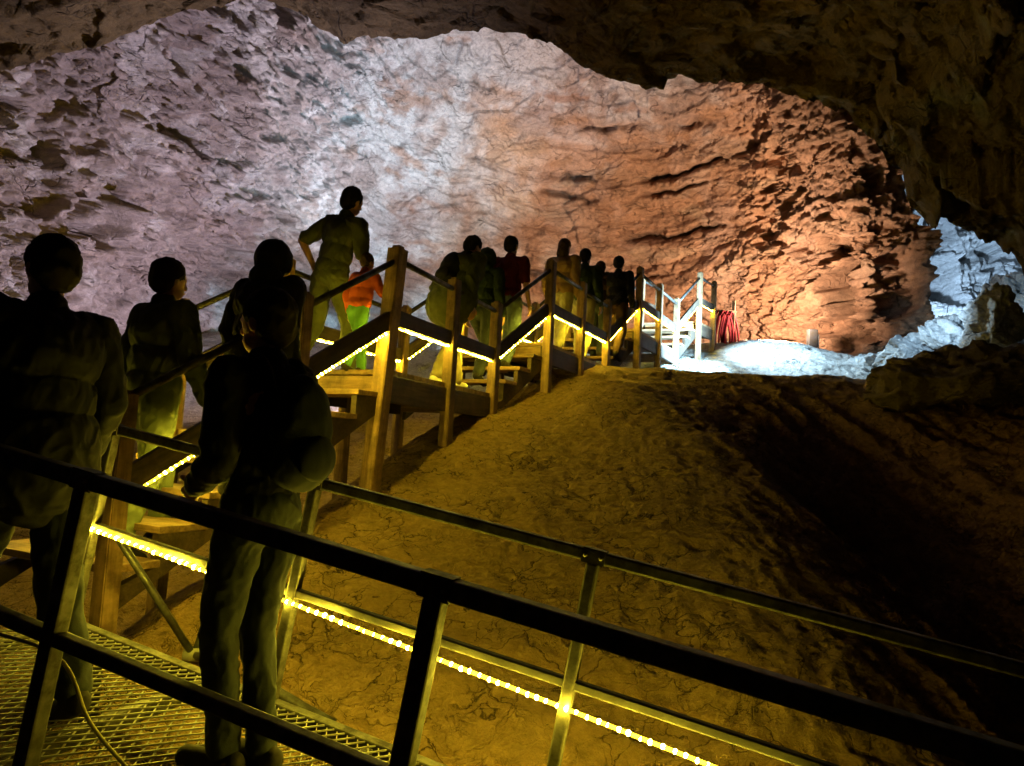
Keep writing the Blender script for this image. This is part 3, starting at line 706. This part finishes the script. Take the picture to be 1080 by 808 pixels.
# ------------------------------------------------------------------ people
def capsule(bm, p0, r0, p1, r1, seg=16):
    p0, p1 = Vector(p0), Vector(p1)
    for p, r in ((p0, r0), (p1, r1)): bmesh.ops.create_uvsphere(bm, u_segments=seg, v_segments=10, radius=r, matrix=Matrix.Translation(p))
    if (p1 - p0).length > 1e-5:
        q = (p1 - p0).to_track_quat('Z', 'Y').to_matrix().to_4x4(); q.translation = (p0 + p1) / 2
        bmesh.ops.create_cone(bm, cap_ends=True, segments=seg, radius1=r0, radius2=r1, depth=(p1 - p0).length, matrix=q)
def ell(bm, c, r, rot=None):
    m = Matrix.Translation(Vector(c)) @ (rot or Matrix.Identity(4)) @ Matrix.Diagonal((*r, 1))
    bmesh.ops.create_uvsphere(bm, u_segments=20, v_segments=14, radius=1.0, matrix=m)
def remesh(bm, vox, smooth_it=4, fold=0.0, seed=0, fs=9.0):
    me = bpy.data.meshes.new('tmp'); bm.to_mesh(me); bm.free()
    o = bpy.data.objects.new('tmp', me); C.objects.link(o)
    r = o.modifiers.new('r', 'REMESH'); r.mode = 'VOXEL'; r.voxel_size = vox
    s = o.modifiers.new('s', 'SMOOTH'); s.iterations = smooth_it; s.factor = 0.5
    dg = bpy.context.evaluated_depsgraph_get(); dg.update()
    out = bpy.data.meshes.new_from_object(o.evaluated_get(dg)); bpy.data.objects.remove(o); bpy.data.meshes.remove(me)
    if fold and len(out.vertices):
        n = len(out.vertices); co = np.empty(n * 3, np.float32); no = np.empty(n * 3, np.float32)
        out.vertices.foreach_get('co', co); out.vertex_normals.foreach_get('vector', no); co = co.reshape(-1, 3).astype(float); no = no.reshape(-1, 3)
        q = co * np.array([1, 1, 0.65]) + 0.1 * np.stack([fbm(co, 4, 2, k=1)] * 3, 1) + seed * 1.7
        co = co + no * (fold * fbm(q, fs, 3, 0.5, k=2, ridge=True) + fold * 0.6 * fbm(q, 3.2, 2, k=3))[:, None]
        out.vertices.foreach_set('co', co.astype(np.float32).ravel())
    out.shade_smooth(); out.materials.clear(); return out

def person(label, foot, heading, H, top, trousers, hair='hair_dark', lean=0.0, side=0.0, stride=0.0, step=0.0, armL=None, armR=None, headp=0.0, heady=0.0, bulk=1.0, longhair=False,
           short=False, backpack=None, hood=False, coat=0.0, skirt=False, vox=0.009, seed=0, group=None, shoes=None, stance=1.0, slim=1.0):
    """foot: point on the floor between the feet; heading: direction faced, radians from +y towards -x; H: standing height"""
    t = tag(empty('person', foot, heading), label, 'person', group)
    k = H / 1.75; S = lambda p: Vector(p) * k
    hz_ = 0.93 - abs(stride) * 0.10 - step * 0.15
    pel = Vector((0, 0, hz_))
    rotU = Matrix.Rotation(side, 3, 'Y') @ Matrix.Rotation(-lean, 3, 'X')
    def U(p): p = Vector(p); return pel + rotU @ (p - Vector((0, 0, 0.93)))
    legs = []
    for s, st, lift in ((-1, stride, step), (1, -stride, 0.0)):
        hip = pel + Vector((s * 0.095, 0, -0.02)); ank = Vector((s * 0.10 * stance, st * 0.62, 0.085 + lift))
        v = ank - hip; L1, L2 = 0.419, 0.413; dd = min(v.length, L1 + L2 - 0.004); v.normalize()
        a = (L1 * L1 - L2 * L2 + dd * dd) / (2 * dd); hgt = math.sqrt(max(0, L1 * L1 - a * a)); fw = Vector((0, 1, 0)); fw = (fw - v * fw.dot(v)).normalized()
        ank = hip + v * dd; knee = hip + v * a + fw * hgt
        pitch = -0.5 if st < -0.1 and lift == 0 else 0.0
        toe = ank + Vector((s * 0.02, 0.15 * math.cos(pitch), -0.05 + 0.15 * math.sin(pitch))); heel = ank + Vector((0, -0.045, -0.045))
        legs.append((hip, knee, ank, toe, heel))
    arms = []
    for s, q in ((-1, armL), (1, armR)):
        e, w = q if q else ((0.25, -0.05, 1.14), (0.26, 0.06, 0.90))
        arms.append((U((s * 0.185, 0, 1.425)), U((s * e[0], e[1], e[2])), U((s * w[0], w[1], w[2]))))
    rh = Matrix.Rotation(heady, 3, 'Z') @ Matrix.Rotation(-headp, 3, 'X')
    nk = Vector((0, 0.0, 1.50))
    def Hd(p): return U(nk + rh @ (Vector(p) - nk))
    r4 = (rotU @ rh).to_4x4(); u4 = rotU.to_4x4()
    # body
    bm = bmesh.new()
    ell(bm, S(U((0, 0, 0.98))), S((0.155, 0.105, 0.13)), u4); ell(bm, S(U((0, 0.005, 1.15))), S((0.14, 0.095, 0.17)), u4); ell(bm, S(U((0, 0.0, 1.32))), S((0.165, 0.11, 0.17)), u4)
    capsule(bm, S(U((-0.12, -0.005, 1.425))), 0.058 * k, S(U((0.12, -0.005, 1.425))), 0.058 * k)
    capsule(bm, S(U((0, -0.005, 1.40))), 0.06 * k, S(Hd((0, 0.01, 1.57))), 0.052 * k)
    ell(bm, S(Hd((0, 0.015, 1.655))), S((0.073, 0.092, 0.100)), r4); ell(bm, S(Hd((0, 0.048, 1.585))), S((0.052, 0.055, 0.062)), r4)
    capsule(bm, S(Hd((0, 0.098, 1.655))), 0.011 * k, S(Hd((0, 0.117, 1.617))), 0.015 * k, 10)
    for s in (-1, 1):
        ell(bm, S(Hd((s * 0.076, 0.0, 1.635))), S((0.012, 0.022, 0.034)), r4); ell(bm, S(Hd((s * 0.032, 0.088, 1.658))), S((0.015, 0.013, 0.011)), r4)
    ell(bm, S(Hd((0, 0.100, 1.580))), S((0.026, 0.012, 0.010)), r4)
    for hip, knee, ank, toe, heel in legs:
        q_ = k * (slim - 0.12 if slim < 1 else 1.0); capsule(bm, S(hip), 0.085 * q_, S(knee), 0.053 * q_); capsule(bm, S(knee), 0.052 * q_, S(knee.lerp(ank, 0.35)), 0.050 * q_); capsule(bm, S(knee.lerp(ank, 0.35)), 0.050 * q_, S(ank), 0.035 * q_)
        capsule(bm, S(heel), 0.034 * k, S(toe), 0.028 * k)
    for i, (sh, el, wr) in enumerate(arms):
        s = -1 if i == 0 else 1
        capsule(bm, S(sh), 0.052 * k, S(el), 0.040 * k); capsule(bm, S(el), 0.040 * k, S(wr), 0.026 * k)
        f = (wr - el).normalized(); palmn = f.cross(Vector((0, 1, 0.2))); palmn = palmn.normalized() if palmn.length > 0.1 else Vector((1, 0, 0)); acr = palmn.cross(f).normalized()
        hc_ = wr + f * 0.05
        for j, o_ in enumerate((-0.028, -0.009, 0.010, 0.028)): capsule(bm, S(wr + acr * o_ * 0.6), 0.016 * k, S(wr + f * 0.088 + acr * o_), 0.013 * k, 10)
        curl = -palmn * s
        for j, (o_, ln) in enumerate(((-0.030, 0.062), (-0.010, 0.078), (0.011, 0.082), (0.031, 0.070))):
            b0 = wr + f * 0.088 + acr * o_; b1 = b0 + (f * 0.9 + curl * 0.35).normalized() * ln * 0.5; b2 = b1 + (f * 0.55 + curl * 0.8).normalized() * ln * 0.5
            capsule(bm, S(b0), 0.0105 * k, S(b1), 0.0095 * k, 8); capsule(bm, S(b1), 0.0095 * k, S(b2), 0.008 * k, 8)
        t0 = wr + f * 0.03 + acr * 0.03; t1 = t0 + (f * 0.6 + acr * 0.8 + curl * 0.2).normalized() * 0.045; t2 = t1 + (f * 0.95 + acr * 0.2 + curl * 0.3).normalized() * 0.035
        capsule(bm, S(t0), 0.0135 * k, S(t1), 0.0115 * k, 8); capsule(bm, S(t1), 0.0115 * k, S(t2), 0.009 * k, 8)
    base_m = t.matrix_basis.copy()
    link('body', remesh(bm, vox * 0.8, 3), M['skin'], t, base_m)
    # top
    b_ = bulk; bm = bmesh.new(); g = 0.022
    for c, r in (((0, 0, 1.00), (0.172 * b_, 0.125 * b_, 0.13)), ((0, 0.0, 1.15), (0.165 * b_, 0.122 * b_, 0.18)), ((0, -0.008, 1.32), (0.186 * b_, 0.133 * b_, 0.165))): ell(bm, S(U(c)), S(r), u4)
    if coat:
        ell(bm, S(U((0, 0, 0.93))), S((0.20 * b_, 0.15 * b_, 0.20 + coat)), u4)
    capsule(bm, S(U((-0.13, -0.01, 1.42))), (0.072) * k, S(U((0.13, -0.01, 1.42))), (0.072) * k)
    capsule(bm, S(U((0, -0.01, 1.43))), 0.085 * k, S(U((0, -0.008, 1.49))), 0.066 * k)
    for sh, el, wr in arms:
        capsule(bm, S(sh), 0.074 * k * (0.5 + 0.5 * b_), S(el if not short else sh.lerp(el, 0.85)), 0.058 * k)
        if not short: capsule(bm, S(el), 0.058 * k, S(el.lerp(wr, 0.93)), 0.041 * k)
    if hood: ell(bm, S(Hd((0, -0.015, 1.64))), S((0.108, 0.118, 0.135)), r4); ell(bm, S(U((0, -0.06, 1.50))), S((0.11, 0.085, 0.07)), u4)
    link('jacket' if not short else 'shirt', remesh(bm, vox, 3, 0.018 * k, seed), top, t, base_m)
    # trousers
    bm = bmesh.new(); ell(bm, S(pel + Vector((0, 0, 0.015))), S((0.168, 0.122, 0.125)))
    for hip, knee, ank, toe, heel in legs:
        capsule(bm, S(hip), 0.100 * k * slim, S(knee), 0.073 * k * slim); capsule(bm, S(knee), 0.073 * k * slim, S(ank + Vector((0, 0, 0.01))), 0.058 * k * slim)
    link('trousers', remesh(bm, vox, 3, 0.016 * k, seed + 9), trousers, t, base_m)
    sm = shoes or M['shoe']
    for hip, knee, ank, toe, heel in legs:
        bm = bmesh.new(); dn = (toe - heel); dn.z = 0; dn.normalize()
        capsule(bm, S(heel + Vector((0, 0, 0.005))), 0.046 * k, S(toe + Vector((0, 0, 0.004))), 0.042 * k); capsule(bm, S(heel.lerp(toe, 0.25)), 0.045 * k, S(ank + Vector((0, 0, 0.02))), 0.046 * k)
        link('shoe', remesh(bm, vox, 2, 0.0), sm, t, base_m)
    # hair
    if not hood:
        bm = bmesh.new(); ell(bm, S(Hd((0, -0.012, 1.682))), S((0.085, 0.098, 0.092)), r4); ell(bm, S(Hd((0, -0.040, 1.640))), S((0.080, 0.068, 0.085)), r4)
        if longhair: ell(bm, S(Hd((0, -0.055, 1.55))), S((0.088, 0.055, 0.13)), r4)
        link('hair', remesh(bm, vox, 2, 0.013 * k, seed + 3, 20.0), M[hair], t, base_m)
    if backpack:
        bp = empty('backpack', foot, heading); tag(bp, backpack[1], 'backpack')
        bm = bmesh.new(); ell(bm, S(U((0, -0.17, 1.24))), S((0.135, 0.085, 0.20)), u4); ell(bm, S(U((0, -0.17, 1.13))), S((0.135, 0.09, 0.11)), u4)
        link('bag', remesh(bm, 0.011, 3, 0.010, seed + 4), backpack[0], bp, base_m)
        bm = bmesh.new(); ell(bm, S(U((0, -0.245, 1.14))), S((0.10, 0.035, 0.085)), u4); link('pocket', remesh(bm, 0.009, 2, 0.004, seed), backpack[0], bp, base_m)
        for s in (-1, 1):
            link('strap', tube_mesh(spline([S(U((s * 0.09, -0.12, 1.36))), S(U((s * 0.10, -0.06, 1.50))), S(U((s * 0.105, 0.09, 1.44))), S(U((s * 0.12, 0.135, 1.25))), S(U((s * 0.15, 0.02, 1.08)))], 5), 0.018 * k), backpack[0], bp, base_m)
    return t
M['shoe'] = cloth('dark_shoe', (0.03, 0.027, 0.024)); white_shoe = cloth('white_shoe', (0.62, 0.60, 0.52), (0.5, 0.48, 0.4))
black = cloth('black_fabric', (0.016, 0.016, 0.017)); navy = cloth('navy_fabric', (0.02, 0.024, 0.035)); denim = cloth('denim', (0.10, 0.13, 0.17)); darkj = cloth('dark_denim', (0.035, 0.042, 0.045))
olive = cloth('olive_fabric', (0.085, 0.095, 0.045)); khaki = cloth('khaki_fabric', (0.26, 0.22, 0.13)); greyg = cloth('grey_green_fabric', (0.10, 0.12, 0.07)); redf = cloth('orange_red_fabric', (0.52, 0.10, 0.04))
maroon = cloth('maroon_fabric', (0.12, 0.012, 0.014)); rustf = cloth('rust_fabric', (0.34, 0.11, 0.045)); greenf = cloth('bright_green_fabric', (0.10, 0.26, 0.07)); tan = cloth('tan_fabric', (0.28, 0.17, 0.08)); dgreen = cloth('dark_green_fabric', (0.03, 0.05, 0.025))
paleg = cloth('pale_trousers', (0.42, 0.38, 0.24)); brownf = cloth('brown_fabric', (0.09, 0.05, 0.03))
UPH = -math.atan2(0.447, 0.894)                                        # facing up the stairs
def deck_ramp(x, y):
    # height of the ramp's deck above (x, y)
    o = rp(0, 0, 0); return o.z - (RN.x * (x - o.x) + RN.y * (y - o.y)) / RN.z
def stair_z(p):                                                        # tread height under a point of the stairs
    best = None
    for a, b, t_, n in segs:
        p0, p1 = NODES[a], NODES[b]; v = Vector((p1.x - p0.x, p1.y - p0.y)); L = v.length
        q = Vector((p.x - p0.x, p.y - p0.y)); s = q.dot(v) / L / L
        # measure along the route, square to it
        if -1e-6 <= s < 1.0:
            zz = p0.z if t_ == 'l' else p0.z + (p1.z - p0.z) * math.floor(s * n) / n
            best = zz if best is None else max(best, zz)
    return best if best is not None else 0.58
def on_ramp(px, d): p = at(px, 450, d); return Vector((p.x, p.y, deck_ramp(p.x, p.y)))
def on_stair(px, d, z=None):
    p = at(px, 420, d); return Vector((p.x, p.y, stair_z(p) if z is None else z))
RAMPUP = math.atan2(0.939, 0.344) * 1.0                                # facing up the ramp (towards -x)
person('large dark figure in a black coat walking up the end of the ramp', on_ramp(42, 2.78), 1.0, 1.74, black, darkj, lean=0.06, stride=0.35, armL=((0.34, 0.06, 1.20), (0.46, 0.22, 1.12)), armR=((0.24, -0.04, 1.15), (0.25, 0.10, 0.96)), bulk=1.12, coat=0.05, vox=0.008, seed=1)
person('dark figure in a black jacket and grey jeans standing on the mesh floor', on_ramp(284, 2.66), 1.15, 1.66, black, darkj, lean=0.04, side=-0.03, stride=0.07, stance=0.5, slim=0.84, armR=((0.21, -0.04, 1.16), (0.17, 0.14, 1.02)), armL=((0.20, 0.02, 1.14), (0.14, 0.18, 1.04)), bulk=0.82, vox=0.007, seed=2,
       backpack=(navy, 'dark backpack worn by the figure on the mesh floor'))
person('figure in a dark jacket bending over the handrail on the lowest flight', on_stair(266, 4.75), UPH + 0.1, 1.70, black, darkj, lean=0.16, stride=0.4, step=0.16, hood=True, armL=((0.30, 0.02, 1.16), (0.30, 0.14, 0.94)), bulk=1.18, seed=3)
person('figure in a grey green jacket at the foot of the stairs beside the cave wall', on_stair(160, 4.68, -0.75), UPH - 0.1, 1.85, greyg, greyg, lean=0.05, stride=0.3, armR=((0.30, 0.02, 1.15), (0.36, 0.12, 0.92)), bulk=1.1, seed=4)
person('tall person in an olive shirt with one hand on the hip on the first landing', on_stair(338, 6.75, 0.58), UPH - 0.15, 1.77, olive, olive, lean=0.10, side=0.20, stride=-0.35, armL=((0.40, -0.10, 1.20), (0.24, -0.02, 1.00)), armR=((0.25, 0.10, 1.15), (0.22, 0.30, 1.05)), short=True, seed=5)
person('small child in an orange red jacket with green trousers atop the lowest flight', on_stair(371, 6.35, 0.58), UPH - 0.2, 1.06, redf, greenf, hair='hair_brown', lean=0.15, stride=0.35, armR=((0.28, 0.12, 1.2), (0.30, 0.32, 1.15)), bulk=1.15, seed=6)
person('stooping person in an olive coat with white shoes on the first landing', on_stair(470, 7.45, 0.58), UPH - 0.25, 1.68, olive, khaki, lean=0.34, stride=0.38, armL=((0.34, 0.0, 1.15), (0.36, 0.18, 0.95)), bulk=1.5, coat=0.08, seed=7, shoes=white_shoe, headp=0.2,
       backpack=(black, 'black backpack on the stooping person on the first landing'))
person('person in a dark hooded jacket climbing ahead of the stooping one', on_stair(503, 8.75), UPH, 1.64, dgreen, darkj, lean=0.1, stride=0.3, step=0.1, seed=8, hood=True)
person('person in a maroon shirt and jeans with a bare forearm on the second flight', on_stair(530, 8.95), UPH, 1.66, maroon, denim, lean=0.03, stride=0.25, step=0.10, armR=((0.26, -0.05, 1.14), (0.28, 0.05, 0.88)), short=True, seed=9)
person('person in a tan jacket and pale trousers on the second landing', on_stair(586, 10.2, 1.31), UPH - 0.1, 1.66, tan, paleg, hair='hair_brown', lean=0.08, stride=0.3, bulk=1.25, seed=10, longhair=True)
person('person in a dark green jacket standing behind the tan one on the second landing', on_stair(610, 10.9, 1.31), UPH, 1.72, dgreen, paleg, lean=0.05, stride=0.25, seed=11)
person('short person in brown squeezed between two taller ones on the stairs', on_stair(627, 11.7), UPH, 1.56, brownf, darkj, lean=0.05, stride=0.2, seed=12, hair='hair_brown', longhair=True)
person('person in a black jacket and brown trousers on the third flight', on_stair(646, 11.6), UPH, 1.66, black, brownf, lean=0.06, stride=0.3, step=0.1, bulk=1.18, hair='hair_dark', seed=13)

# ------------------------------------------------------------------ lights of the cave: floods on the chamber floor behind the mound
def spot(name, loc, target, col, power, deg, blend=0.6, r=0.12):
    l = bpy.data.lights.new(name, 'SPOT'); l.energy = power; l.color = col; l.spot_size = math.radians(deg); l.spot_blend = blend; l.shadow_soft_size = r
    o = bpy.data.objects.new(name, l); C.objects.link(o); o.location = loc
    o.rotation_euler = (Vector(target) - Vector(loc)).to_track_quat('-Z', 'Y').to_euler(); return o
spot('lavender_flood', (-1.9, 12.6, 0.9), (-6.5, 11.0, 4.6), (0.80, 0.74, 1.0), 2300, 150, 0.7)
spot('white_flood', (-1.2, 15.4, 1.9), (-3.6, 19.5, 10.5), (0.84, 0.85, 1.0), 4300, 100, 0.9)
spot('warm_flood', (6.0, 15.9, 2.9), (5.3, 22.0, 6.2), (1.0, 0.74, 0.53), 3500, 150, 0.9)
spot('cold_flood', (4.7, 12.5, 2.0), (3.0, 14.2, 2.6), (0.40, 0.74, 1.0), 9000, 70, 0.8)
spot('sand_flood', (4.6, 15.1, 3.5), (5.9, 14.7, 1.9), (0.46, 0.75, 1.0), 1500, 125, 0.9)
spot('rock_flood', (6.6, 12.6, 2.9), (9.6, 14.6, 2.6), (0.42, 0.70, 1.0), 420, 75, 0.6)
spot('blue_flood', (10.6, 18.6, 3.6), (13.2, 21.5, 6.2), (0.46, 0.70, 1.0), 1900, 120, 0.8)

w = bpy.data.worlds.new('World'); bpy.context.scene.world = w; w.use_nodes = True
bg = w.node_tree.nodes['Background']; bg.inputs[0].default_value = (0.5, 0.6, 1.0, 1); bg.inputs[1].default_value = 0.002

sc = bpy.context.scene
sc.view_settings.view_transform = 'Standard'; sc.view_settings.look = 'None'; sc.view_settings.exposure = 0; sc.view_settings.gamma = 1
sc.render.engine = 'CYCLES'
sc.cycles.use_denoising = True; sc.cycles.use_adaptive_sampling = True; sc.cycles.adaptive_threshold = 0.03; sc.cycles.max_bounces = 5; sc.cycles.diffuse_bounces = 3; sc.cycles.caustics_reflective = False; sc.cycles.caustics_refractive = False
sc.cycles.sample_clamp_indirect = 4.0
